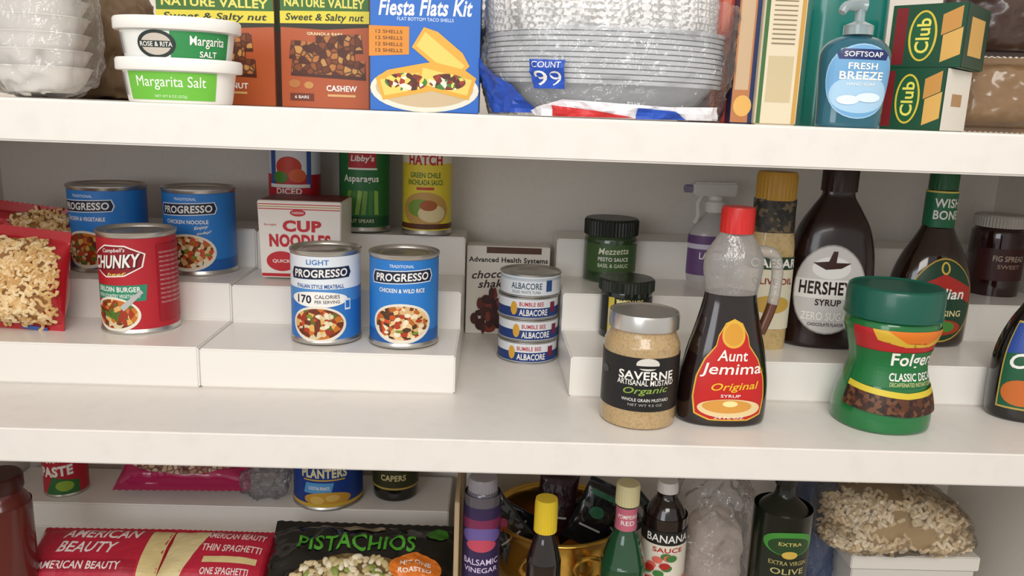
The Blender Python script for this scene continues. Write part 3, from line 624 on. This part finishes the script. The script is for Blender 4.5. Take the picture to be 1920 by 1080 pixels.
# dressing bottle
x,y,z,r,h=fit(1724,150,652,335,S1,sy=.65); h=.236
PW=sm([(.88,0),(.97,.015),(1.0,.07),(1.0,.26),(.94,.38),(.76,.5),(.52,.60),(.36,.68),(.31,.75),(.32,.88)],5)
rt=thing('dressing_bottle','dark salad dressing bottle with green label and neck band','bottle',(x,y,z),rot=4)
lathe(rt,'bottle_body',[(0,0)]+sc2(PW,r,h)+[(0,h*.88)],mat('24130c',.1,coat=.7,vary=.3,bs=60),sy=.65,n=2.3)
screwcap(rt,'cap',r*.33,h*.87,h*.13,mat('1a5a34',.4),24)
mp=rmap(sc2(PW,r,h),r,sy=.65,n=2.3)
art(rt,'front_label',[E(0,.27,.20,.235,'c8a040'),E(0,.27,.192,.227,'163f2a'),Pg([(-.18,.34),(0,.42),(.18,.34),(.18,.25),(0,.34),(-.18,.25)],'b0281f'),T('Italian',.01,.31,.22,.06,WH,.02,.2),E(0,.45,.03,.035,'d8b850'),E(0,.45,.018,.025,'163f2a'),T('DRESSING',0,.2,.22,.035,'e0d8a0',.02),E(0,.12,.12,.045,'a83a20'),E(.03,.125,.05,.03,'4a8a3a')],mp,S=h,vstep=.01,base=.0008)
art(rt,'neck_label',[R(0,.765,.48,.20,'1c6a44'),T('WISH',0,.80,.15,.05,WH,.02),T('BONE',0,.735,.15,.05,WH,.02),R(0,.86,.48,.01,'d8c860')],rmap([(r*.36,0),(r*.36,h)],r*.36,sy=.9),S=h,base=.0006)
# tall sauce bottle behind
x,y,z,r,h=fit(1424,84,658,335,S1); h=.228
rt=thing('sauce_bottle','tall bottle of pale dressing with dark speckled neck band','bottle',(x,y,z))
PS=sm([(.9,0),(1,.02),(1,.52),(.97,.60),(.9,.66),(.86,.74),(.86,.84)],4)
lathe(rt,'bottle_body',[(0,0)]+sc2(PS,r,h)+[(0,h*.84)],mat('c8ac76',.2,coat=.5,vary=.3,bs=200,name='pale_dressing'),n=2.6,sy=.8)
screwcap(rt,'cap',r*.86,h*.83,h*.15,mat('b88a2c',.4),30)
mp=rmap(sc2(PS,r,h),r,n=2.6,sy=.8)
art(rt,'front_label',[R(0,.745,.9,.18,spots('pepper_band',['2a2620','3c3428','1c1a16','6a5a40'],200)),R(0,.32,.46,.40,'e0d8c0'),R(0,.49,.46,.07,'26402a'),T('CAESAR',0,.49,.26,.05,WH,.03),T('OLIVE OIL',0,.39,.22,.035,'8a2a20',.02),E(0,.26,.1,.05,'c8a24a')],mp,S=h,vstep=.01,base=.0007)
# spray bottle
x,y,z,r,h=fit(1328,92,530,340,S2,sy=.7)
h=.145
rt=thing('spray_bottle','white translucent spray bottle with purple label','spray bottle',(x,y,z),rot=10)
wp=mat('d8d2d0',.3,trans=.25,coat=.3,name='white_translucent_plastic')
PB=sm([(.9,0),(1,.03),(1,.4),(.92,.52),(.6,.62),(.36,.68),(.33,.72)],4)
lathe(rt,'bottle_body',[(0,0)]+sc2(PB,r,h)+[(0,h*.72)],wp,sy=.7)
lathe(rt,'collar',[(r*.42,h*.70),(r*.42,h*.80),(r*.3,h*.82),(r*.3,h*.86)],mat('e4e0dc',.4))
boxm(rt,'spray_head',r*1.9,r*.5,h*.14,mat('e0dcd8',.4),bev=.003,off=(-r*.1,0,h*.86)); 
tube(rt,'nozzle',[(-r*1.0,0,h*.93),(-r*1.25,0,h*.93),(-r*1.35,0,h*.93)],r*.16,mat('8a86a0',.4))
tube(rt,'trigger',[(-r*.55,0,h*.88),(-r*.75,0,h*.78),(-r*.7,0,h*.66),(-r*.85,0,h*.58)],r*.11,mat('dcd8d4',.4))
art(rt,'wrap_label',[R(0,.27,1.0,.40,'6b4a7c'),R(0,.36,1.0,.05,'d8d0e0'),T('LAVENDER',0,.27,.4,.07,WH,.02)],rmap(sc2(PB,r,h),r,sy=.7),S=h,vstep=.01,base=.0006)
# black bottle at the edge
x,y,z,r,h=fit(1922,150,797,330,ZM,sy=.62); h=.225
rt=thing('dressing_bottle','black salad dressing bottle with blue and green label','bottle',(x,y,z),rot=-12)
lathe(rt,'bottle_body',[(0,0)]+sc2(PW,r,h)+[(0,h*.88)],mat('14110f',.1,coat=.7),sy=.65,n=2.3)
screwcap(rt,'cap',r*.33,h*.87,h*.13,mat('1a2a5a',.4),24)
art(rt,'front_label',[R(0,.30,.44,.46,'b8a050'),R(0,.30,.42,.44,'1d5a3c'),Pg([(-.21,.52),(.21,.52),(.21,.42),(-.21,.36)],'2a4a9a'),T('Classic',0,.34,.36,.08,WH,.02,.2,5),E(-.1,.16,.1,.07,'c86a2a'),E(.06,.18,.08,.06,'d8d0b0')],rmap(sc2(PW,r,h),r,sy=.65,n=2.3),S=h,vstep=.01,base=.0008)
# soap
x,y,z,r,h=fitY(1598,150,126,66,ZT,.88)
rt=thing('soap_dispenser','clear blue liquid hand soap bottle with pump','soap dispenser',(x,.88,ZT))
PP=sm([(.86,0),(.94,.02),(.95,.15),(.98,.4),(1.03,.7),(.98,.84),(.75,.94),(.40,.99),(.34,1.0)],5)
lathe(rt,'bottle_body',[(0,0)]+sc2(PP,r,h)+[(0,h)],mat('2a7084',.1,trans=.35,coat=.6,name='blue_soap'),sy=.6,n=2.3)
clr=mat('b8c8cc',.2,trans=.5,coat=.3,name='clear_pump')
lathe(rt,'pump_collar',[(r*.42,h),(r*.42,h*1.10),(r*.2,h*1.14),(r*.14,h*1.15),(r*.14,h*1.27)],clr)
tube(rt,'pump_spout',[(r*.15,0,h*1.3),(-r*.1,0,h*1.31),(-r*.5,-r*.2,h*1.29),(-r*.65,-r*.25,h*1.22)],lambda t:r*(.2-.08*t),clr)
art(rt,'round_label',[E(0,.50,.40,.40,'9cc4e0'),E(0,.50,.385,.385,'6fa6d2'),E(0,.36,.34,.2,'a8cce6'),Pg([(-.25,.73),(.25,.73),(.28,.79),(.22,.84),(-.22,.84),(-.28,.79)],'1d2e66'),T('SOFTSOAP',0,.785,.4,.055,WH,.01),T('FRESH',0,.66,.3,.07,WH,.02),T('BREEZE',0,.56,.46,.085,WH,.02),T('HAND SOAP',0,.47,.3,.03,WH,.01),E(-.12,.3,.12,.05,'dcebf6'),E(.1,.33,.14,.05,'dcebf6')],rmap(sc2(PP,r,h),r,sy=.6,n=2.3),S=h,vstep=.008,base=.0009)
x,y,z,r,h=fitY(1575,100,150,-60,ZT,1.05)
rt=thing('refill_bottle','large teal plastic refill bottle behind the soap dispenser','bottle',(x,1.05,ZT))
lathe(rt,'bottle_body',sc2(sm([(.92,0),(1,.02),(1,.75),(.9,.85),(.4,.95),(.38,1)],4),r,.21),mat('12786e',.2,coat=.5),sy=.6,n=3)
screwcap(rt,'cap',r*.42,.205,.025,mat('e0e0dc'),30)
# ---------------------------------------------------------------- pasta bags (middle shelf)
def noodlebag(px_,py_,Y,z,w,h,label,rot,seed,ry=0,rx=-8,t=.07,cnt=300):
    p=vp(px_,py_,Y); rt=thing('pasta_bag',label,'bag',(p.x,Y,z),rot=rot,group='red bags of egg noodles',rx=rx,ry=ry)
    f=pillow(rt,'bag',w,h,t,mat('b3202a',.22,coat=.4,bump=.5,bs=25),seed=seed,amp=.009,freq=22)
    W=w
    win=[(W*-.02,h*.10),(W*.34,h*.10),(W*.45,h*.3),(W*.46,h*.6),(W*.42,h*.86),(W*.1,h*.90),(W*-.10,h*.86),(W*.04,h*.5)]
    ax,ay,bx,by=W*.19,h*.49,W*.285,h*.42
    art(rt,'front_print',[Pg(win,nood),E(-W*.25,h*.46,W*.24,h*.32,'c62a30'),R(-W*.25,h*.60,W*.40,h*.10,'1c1c1c'),T('NOODLES',-W*.25,h*.60,W*.36,h*.06,WH,.02),T('EXTRA WIDE',-W*.25,h*.48,W*.32,h*.04,WH,.01),T('EGG PASTA',-W*.25,h*.40,W*.28,h*.035,'f0d060',.01),R(W*.28,h*.045,W*.2,h*.035,'3a5aa0')],f,step=.006,vstep=.005,base=.0015,eps=.0002)
    scatter(rt,'egg_noodles',f,lambda u,v:abs((u-ax)/bx)**4+abs((v-ay)/by)**4<1 and ((u+W*.25)/(W*.24))**2+((v-h*.46)/(h*.32))**2>1.1,(ax-bx,ax+bx,ay-by,ay+by),cnt,noodm,seed=seed,rad=.0021,l0=.006,l1=.009,lift=.004)
noodlebag(0,600,.975,S1,.165,.127,'red egg noodle bag with clear window of curly pasta',-6,1,ry=4)
noodlebag(45,492,1.10,S2,.135,.088,'small red egg noodle bag slumped beside a soup can',2,2,ry=6,t=.055,cnt=150)
# ---------------------------------------------------------------- lower bay
LS=(.04,.08,.12)
rt=thing('shelf_riser','white plastic stepped riser under canned goods','shelf riser',(0,.88,ZL),group='stepped risers')
stepped(rt,'riser_section',XL+.012,gp(842,1000,.75).x,LS,(0,.13,.25,.37)); L1,L2,L3=[ZL+q for q in LS]
def lowcan(cx,w,yb,h,z):
    a=fit(cx,w,yb,yb-50,z); return a[:4]+(h,)
def paste(rh): return [wrap(rh,'b81f30'),Pg([(-.2,.06),(.4,.06),(.4,.3),(-.05,.4)],'2f6a34'),E(.15,.22,.15,.1,'8fae3c'),T('TOMATO',0,.72,.5,.1,WH,.03,.1,6),T('PASTE',0,.50,.62,.2,WH,.05,.1,6)]
can('tomato_paste_can','small red and green tomato paste can',lowcan(128,78,935,.085,L3),paste)
def plant(rh): return [wrap(rh,'1d3f8c'),R(0,.72,2*pi*rh*.96,.24,'173274'),T('PLANTERS',0,.56,.66,.14,'e8dfb0',.04,0,0),R(0,.46,.6,.02,'d8b040'),Pg([(-.30,.26),(.1,.26),(.14,.42),(-.26,.42)],'5aa0d8'),T('COCKTAIL PEANUTS',-.07,.34,.3,.05,WH,.02),E(.05,.17,.34,.11,'cf9a3a'),E(-.1,.16,.1,.06,'e0b860'),E(.12,.19,.1,.05,'e0b860'),R(.0,.08,2*pi*rh*.96,.05,'d8b040')]
can('nut_canister','blue can of salted peanuts with cream lettering',lowcan(617,131,960,.108,L3),plant,rot=4)
x,y,z,r,h=lowcan(742,84,942,.10,L3)
rt=thing('spice_jar','dark glass jar with gold banded label','jar',(x,y,z)); lathe(rt,'glass_jar',sm([(r*.9,0),(r*.98,.003),(r,.02),(r,.075),(r*.8,.088)],4),mat('17140f',.1,coat=.6)); screwcap(rt,'lid',r*.84,.086,.014,mat('23201a',.3))
art(rt,'paper_label',[R(0,.4,1.1,.40,'3a3a20'),R(0,.58,1.1,.03,'c0a050'),R(0,.22,1.1,.03,'c0a050'),T('CAPERS',0,.4,.4,.1,'d8c890',.03)],rmap(r,r),S=.1,base=.0006)
xr=vp(50,960,.96).x-.036; rt=thing('storage_tin','tall dark red canister with rounded shoulder and lid','tin',(xr,.965,L1+.0005))
lathe(rt,'tin_body',[(0,0)]+sm([(.033,0),(.036,.004),(.036,.15),(.035,.165),(.028,.178),(.026,.184)],4)+[(0,.184)],mat('5a1c16',.25,coat=.4)); lathe(rt,'lid',[(.028,.184),(.029,.186),(.029,.202),(.026,.205),(0,.205)],mat('3a1210',.3))
p=gp(335,936,L3+.01); rt=thing('bean_bag','pink and clear plastic bag of dried beans lying flat','bag',(p.x,p.y+.012,L3+.018),rx=-58,rot=2)
f=pillow(rt,'bag',.205,.085,.04,mat('b02858',.2,coat=.5),seed=6,amp=.006)
bn=spots('dried_beans',['c9a88a','d8c0a8','a87868','b88a78'],110,edge='6a3a34')
art(rt,'bag_print',[E(.0,.048,.092,.030,bn),R(0,.052,.11,.014,'e8e0e0'),T('PINTO BEANS',0,.052,.10,.010,'7a1838',.02)],f,step=.006,vstep=.005,base=.0012,eps=.0001)
p=gp(480,938,L3+.01); rt=thing('plastic_bag','empty crumpled clear plastic bag','bag',(p.x+.005,p.y+.04,L3+.001)); blob(rt,'bag_film',.07,.07,.05,film('bag_film2',body=.1,bump=1,bs=60,dcol='c8ccd8',dmix=.15),seed=11,amp=.016,freq=36,res=36)
def spag(px_,w,label,rot,seed,v2=False,Y=.965,z=.768):
    p=vp(px_,1090,Y); H=.100
    rt=thing('spaghetti_package',label,'pasta package',(p.x,Y,z),rot=rot,rx=-73,group='red spaghetti packages')
    f=pillow(rt,'wrapper',w,H,.030,mat('b31f33',.2,coat=.5,bump=.15,bs=30),seed=seed,amp=.002,seal=.007)
    it=[R(0,.050,w*.92,.084,'b8223a')]
    if not v2: it+=[R(w*.40,.050,w*.14,.084,'d8c48c'),T('AMERICAN',-w*.02,.078,w*.56,.019,'ecdcd8',.02,.2,0),T('BEAUTY',-w*.08,.052,w*.42,.019,'ecdcd8',.02,.2,0),R(-w*.06,.022,w*.74,.018,'a01a30'),T('AMERICAN BEAUTY',-w*.08,.022,w*.58,.011,'ecdcd8',.02)]
    else: it+=[R(-w*.38,.050,w*.18,.084,'dccb98'),Pg([(-w*.32,.09),(-w*.1,.09),(-w*.26,.01),(-w*.32,.01)],'dccb98'),T('AMERICAN BEAUTY',w*.14,.078,w*.56,.012,'f0d8d0',.02),T('THIN SPAGHETTI',w*.14,.055,w*.56,.012,'f0d8d0',.02),R(w*.16,.035,w*.5,.010,'d8c48c'),T('ONE SPAGHETTI',w*.14,.018,w*.44,.009,'ecdcd8',.02)]
    art(rt,'front_print',it,f,step=.006,vstep=.006,base=.0012,eps=.0001)
spag(158,.192,'red spaghetti package with white lettering and cream panel',1,1)
spag(384,.148,'red thin spaghetti package with cream stripe',-1,2,True)
# pistachio bag
p=vp(655,1100,.93); rt=thing('pistachio_bag','glossy black bag of pistachios with green lettering','bag',(p.x,.925,.750),rot=-1,rx=-67)
f=pillow(rt,'bag',.262,.155,.05,mat('131413',.15,coat=.7,bump=.35,bs=20),seed=8,amp=.008)
pist=mat('6a5630',.6)
art(rt,'front_print',[E(.0,.045,.085,.040,pist),E(0,.132,.03,.006,'8a7c60'),T('PISTACHIOS',-.005,.104,.165,.024,'4c9a2a',.02,0,1),E(.105,.128,.016,.012,'3a7a24')],f,step=.006,vstep=.005,base=.0014,eps=.0002)
scatter(rt,'pistachio_nuts',f,lambda u,v:(u/.083)**2+((v-.045)/.038)**2<1,(-.083,.083,.007,.083),190,nutm,kind='nut',seed=5,l0=.006,l1=.008,lift=.003)
art(rt,'round_sticker',[E(.082,.062,.036,.024,'e07a28'),T('HIT ONE',.082,.068,.042,.008,WH,.02),T('ROASTED',.082,.056,.045,.006,WH,.02)],f,step=.006,vstep=.006,base=.010,eps=.0003)
p=vp(858,1000,.95); rt=thing('cardboard_divider','thin tan cardboard sheet standing upright','cardboard',(p.x,1.06,ZL)); boxm(rt,'sheet',.006,.30,.25,mat('b09a7a',.7,bump=.2,bs=120),bev=.001)
def lbottle(name,label,cx,w,yt,Y,prof,body,capc,capr,cap0,items,rot=0,neck=None):
    x,y,z,r,h=fitY(cx,1000,w,yt,ZL,Y); rt=thing(name,label,'bottle',(x,Y,z),rot=rot)
    P_=sc2(sm(prof,5),r,h); lathe(rt,'bottle_body',[(0,0)]+P_+[(0,P_[-1][1])],body)
    screwcap(rt,'cap',r*capr,h*cap0,h*(1-cap0),capc,26)
    art(rt,'front_label',items,rmap(P_,r),S=h,vstep=.01,base=.0007)
    if neck: art(rt,'neck_label',neck,rmap(P_,r*.5),S=h,vstep=.006,base=.0007)
lbottle('vinegar_bottle','clear glass bottle of dark vinegar with purple label',903,68,893,.93,[(.9,0),(1,.02),(1,.86),(.95,.89),(.85,.93),(.7,.95)],mat('6c6874',.12,trans=.3,coat=.6),mat('b8b4bc',.2,trans=.4),.8,.94,
  [R(0,.66,.42,.44,'33264e'),R(0,.80,.30,.05,'7a2c50'),E(0,.745,.10,.04,'6a5a9a'),E(0,.70,.07,.03,'c04a60'),T('BALSAMIC',0,.62,.17,.03,'d8c8e8',.01),T('VINEGAR',0,.58,.16,.025,'d8c8e8',.01)])
lbottle('soy_sauce_bottle','dark sauce bottle with bright yellow cap',1022,66,934,.90,[(.9,0),(1,.02),(1,.62),(.95,.70),(.7,.78),(.5,.83),(.46,.9)],mat('1a0f0c',.1,coat=.7),mat('e0c22c',.35),.66,.84,
  [R(0,.35,.5,.3,'c8b060'),T('SOY SAUCE',0,.4,.3,.06,'7a1a14',.03)])
lbottle('wine_vinegar_bottle','green glass bottle with pink neck label and cream cap',1172,86,905,.93,[(.9,0),(1,.02),(1,.54),(.92,.62),(.66,.72),(.46,.78),(.44,.93)],mat('1d4a2c',.08,coat=.7),mat('d8cfa0',.4),.52,.90,
  [R(0,.25,.5,.3,'d8b8b8')],neck=[R(0,.835,.45,.11,'c86a80'),T('POMPEIAN',0,.85,.11,.02,WH,.01),T('RED',0,.82,.07,.022,WH,.01)])
lbottle('sauce_bottle','dark bottle with white cap and cream picture label',1245,82,900,.96,[(.9,0),(1,.02),(1,.76),(.95,.82),(.7,.88),(.46,.92),(.42,.96)],mat('1e1412',.1,coat=.7),mat('d8d4d0',.35),.48,.945,
  [R(0,.58,.66,.36,'e4dccc'),R(0,.74,.66,.07,'20201e'),T('BANANA',0,.74,.22,.04,WH,.01),T('SAUCE',0,.68,.15,.025,'b02a24',.02)]+[E(random.uniform(-.12,.12),random.uniform(.5,.66),.025,.018,random.choice(['b02a24','3f7a3a','d86a5a'])) for i in range(14)])
lbottle('olive_oil_bottle','near-black oil bottle with arched green label',1463,106,880,.90,[(.9,0),(1,.02),(1,.78),(.96,.82),(.8,.85),(.45,.885),(.33,.91),(.3,.96)],mat('0e140a',.22,coat=.15),mat('1a1a16',.3),.36,.94,
  [R(0,.62,.21,.28,'1c2418'),E(0,.74,.105,.05,'3f8a34'),E(0,.73,.085,.038,'22401e'),T('EXTRA',0,.74,.09,.014,'c8b870',.01),E(0,.695,.03,.016,'c8a84a'),T('EXTRA VIRGIN',0,.66,.15,.018,'a89c60',.01),T('OLIVE',0,.625,.13,.025,'b8ae78',.01),T('OIL',0,.585,.07,.025,'b8ae78',.01)])
# gold pot with packets
p=vp(1052,985,1.08); zr=p.z; r=.098; hp=zr-ZL
rt=thing('gold_pot','polished gold metal pot with ring handles holding packets','pot',(p.x,1.12,ZL))
lathe(rt,'pot_body',[(0,.001)]+sm([(r*.7,0),(r*.86,hp*.1),(r*.97,hp*.45),(r*.95,hp*.8),(r*1.0,hp*.95),(r*1.06,hp),(r*1.0,hp+.002),(r*.93,hp*.93),(r*.93,hp*.5),(r*.8,hp*.12)],4)+[(0,hp*.1)],gold)
for s in (-1,1):
    tube(rt,'handle',[(s*(r*.4+.022*cos(a)),-r*.97-.004-.006*sin(a),hp*.74+.02*sin(a)) for a in [2*pi*i/10 for i in range(11)]],.0035,gold,k=3,seg=8)
for i,(dx,dz,c1,c2,rz,ry) in enumerate(((-.055,.006,'1a1a1c','b03a64',10,-38),(.03,.012,'16181a','2f6a4a',-5,24),(-.012,.016,'2a1418','3a1a2a',3,8),(.058,.004,'1c2420','8a8478',-14,48),(-.03,-.006,'201c22','c04a70',8,-62),(.0,.0,'141416','7a2a3a',20,75))):
    q=thing('snack_packet','small dark foil packet tucked in the gold pot','packet',(p.x+dx,1.07+.016*i,zr-.045+dz),rot=rz,ry=ry,rx=-12,group='foil packets in the gold pot')
    f=pillow(q,'packet',.06,.10,.014,mat(c1,.25,coat=.5,bump=.5,bs=30),seed=i+20,amp=.003,seal=.008)
    art(q,'front_print',[R(0,.082,.04,.008,c2),E(0,.055,.012,.009,c2),R(0,.03,.035,.003,'b8b4ac')],f,step=.006,vstep=.006,base=.0008,eps=.0001)
# clear bags lower right
p=vp(1352,990,1.02); rt=thing('plastic_bag','crumpled clear plastic bag of pale dried goods','bag',(p.x,1.06,ZL))
blob(rt,'dried_goods',.085,.08,.17,mat('d4c4ba',.6,vary=.4,bs=30),seed=4,amp=.012,freq=16)
blob(rt,'bag_film',.125,.115,.24,film('goods_bag_film',body=.08,rough=.1,dcol='f0eae6',dmix=.15,bump=1,bs=40),seed=14,amp=.014,freq=20,res=56,top=.9)
p=vp(1545,990,1.08); rt=thing('plastic_bag','folded bluish translucent plastic bag','bag',(p.x,1.12,ZL)); blob(rt,'bag_film',.06,.09,.22,film('blue_film','c8d4ee',body=.15,dcol='6a7ea8',dmix=.5),seed=15,amp=.012,freq=20)
p=vp(1695,1046,1.03); zb=p.z
rt=thing('storage_box','plain white cardboard box under a bag of pasta','box',(p.x+.022,1.12,ZL)); boxm(rt,'carton',.18,.16,zb-ZL-.024,mat('dcd8d0',.5,bump=.05)); boxm(rt,'lid',.188,.168,.022,mat('e8e4dc',.5),off=(0,0,zb-ZL-.023))
rt=thing('pasta_bag','clear bag of short twisted dry pasta on a white box','bag',(p.x+.002,1.108,zb+.001),rot=3)
def slump(v):
    t=v.z/.085; return Vector((v.x*(1.14-.22*t)-.012*t,v.y*(1.05-.1*t),v.z*(1-.22*max(0,v.x/.1))))
core=blob(rt,'pasta_core',.192,.160,.074,mat('b09468',.6),seed=5,amp=.008,n=4)
for v in core.data.vertices: v.co=slump(v.co)
V=[];Fs=[];MI=[];rn=random.Random(3)
for i in range(620):
    a=rn.uniform(0,2*pi); b=math.asin(rn.uniform(-.75,1)); e=.5
    def sp(x): return math.copysign(abs(x)**e,x)
    c=slump(Vector((sp(cos(b))*sp(cos(a))*.098,sp(cos(b))*sp(sin(a))*.083,sp(sin(b))*.038+.041)))
    d=Vector((rn.gauss(0,1),rn.gauss(0,1),rn.gauss(0,.5))).normalized(); d2=d.orthogonal().normalized()
    l=rn.uniform(.010,.015); pts=[c-d*l+d2*.003,c-d*l*.5-d2*.004,c+d2*.005,c+d*l*.5-d2*.004,c+d*l+d2*.002]
    v,f=tube('raw','',pts,.0029,None,seg=7,k=3)
    v=[Vector((q.x,q.y,max(q.z,.001))) for q in v]
    o=len(V); V+=v; Fs+=[[o+q for q in ff] for ff in f]; MI+=[rn.randrange(3)]*len(f)
o=mk(rt,'pasta_pieces',V,Fs,[mat('ecd8b4',.5),mat('e2cba2',.5),mat('f2e2c4',.5)],mi=MI); o['kind']='stuff'
fb=blob(rt,'bag_film',.228,.198,.100,film('thin_bag_film',body=.03,bump=1,bs=35,rough=.08,dcol='f4f2ee',dmix=.05),seed=16,amp=.012,freq=20,n=4,res=50)
for v in fb.data.vertices: v.co=slump(v.co)
# ---------------------------------------------------------------- light
def area(loc,tgt,size,en,col,sy=None):
    l=bpy.data.lights.new('ceiling_or_fill_light','AREA'); l.energy=en; l.size=size; l.color=col
    o=bpy.data.objects.new('ceiling_or_fill_light',l); COL.objects.link(o); o.location=loc
    o.rotation_euler=(Vector(tgt)-Vector(loc)).to_track_quat('-Z','Y').to_euler(); return o
area((.15,-.65,2.30),(0,1.0,1.1),.9,20,(1,.95,.885))
area((-.9,-1.3,1.75),(0,1.1,1.1),1.0,12,(.90,.94,1))  # cool fill added for its bluish tint, lower down; not a ceiling fixture
w=bpy.data.worlds.new('world'); sc.world=w; w.use_nodes=True
w.node_tree.nodes['Background'].inputs[0].default_value=(1,.97,.94,1); w.node_tree.nodes['Background'].inputs[1].default_value=.64
sc.view_settings.view_transform='Standard'
print('done',len(bpy.data.objects))
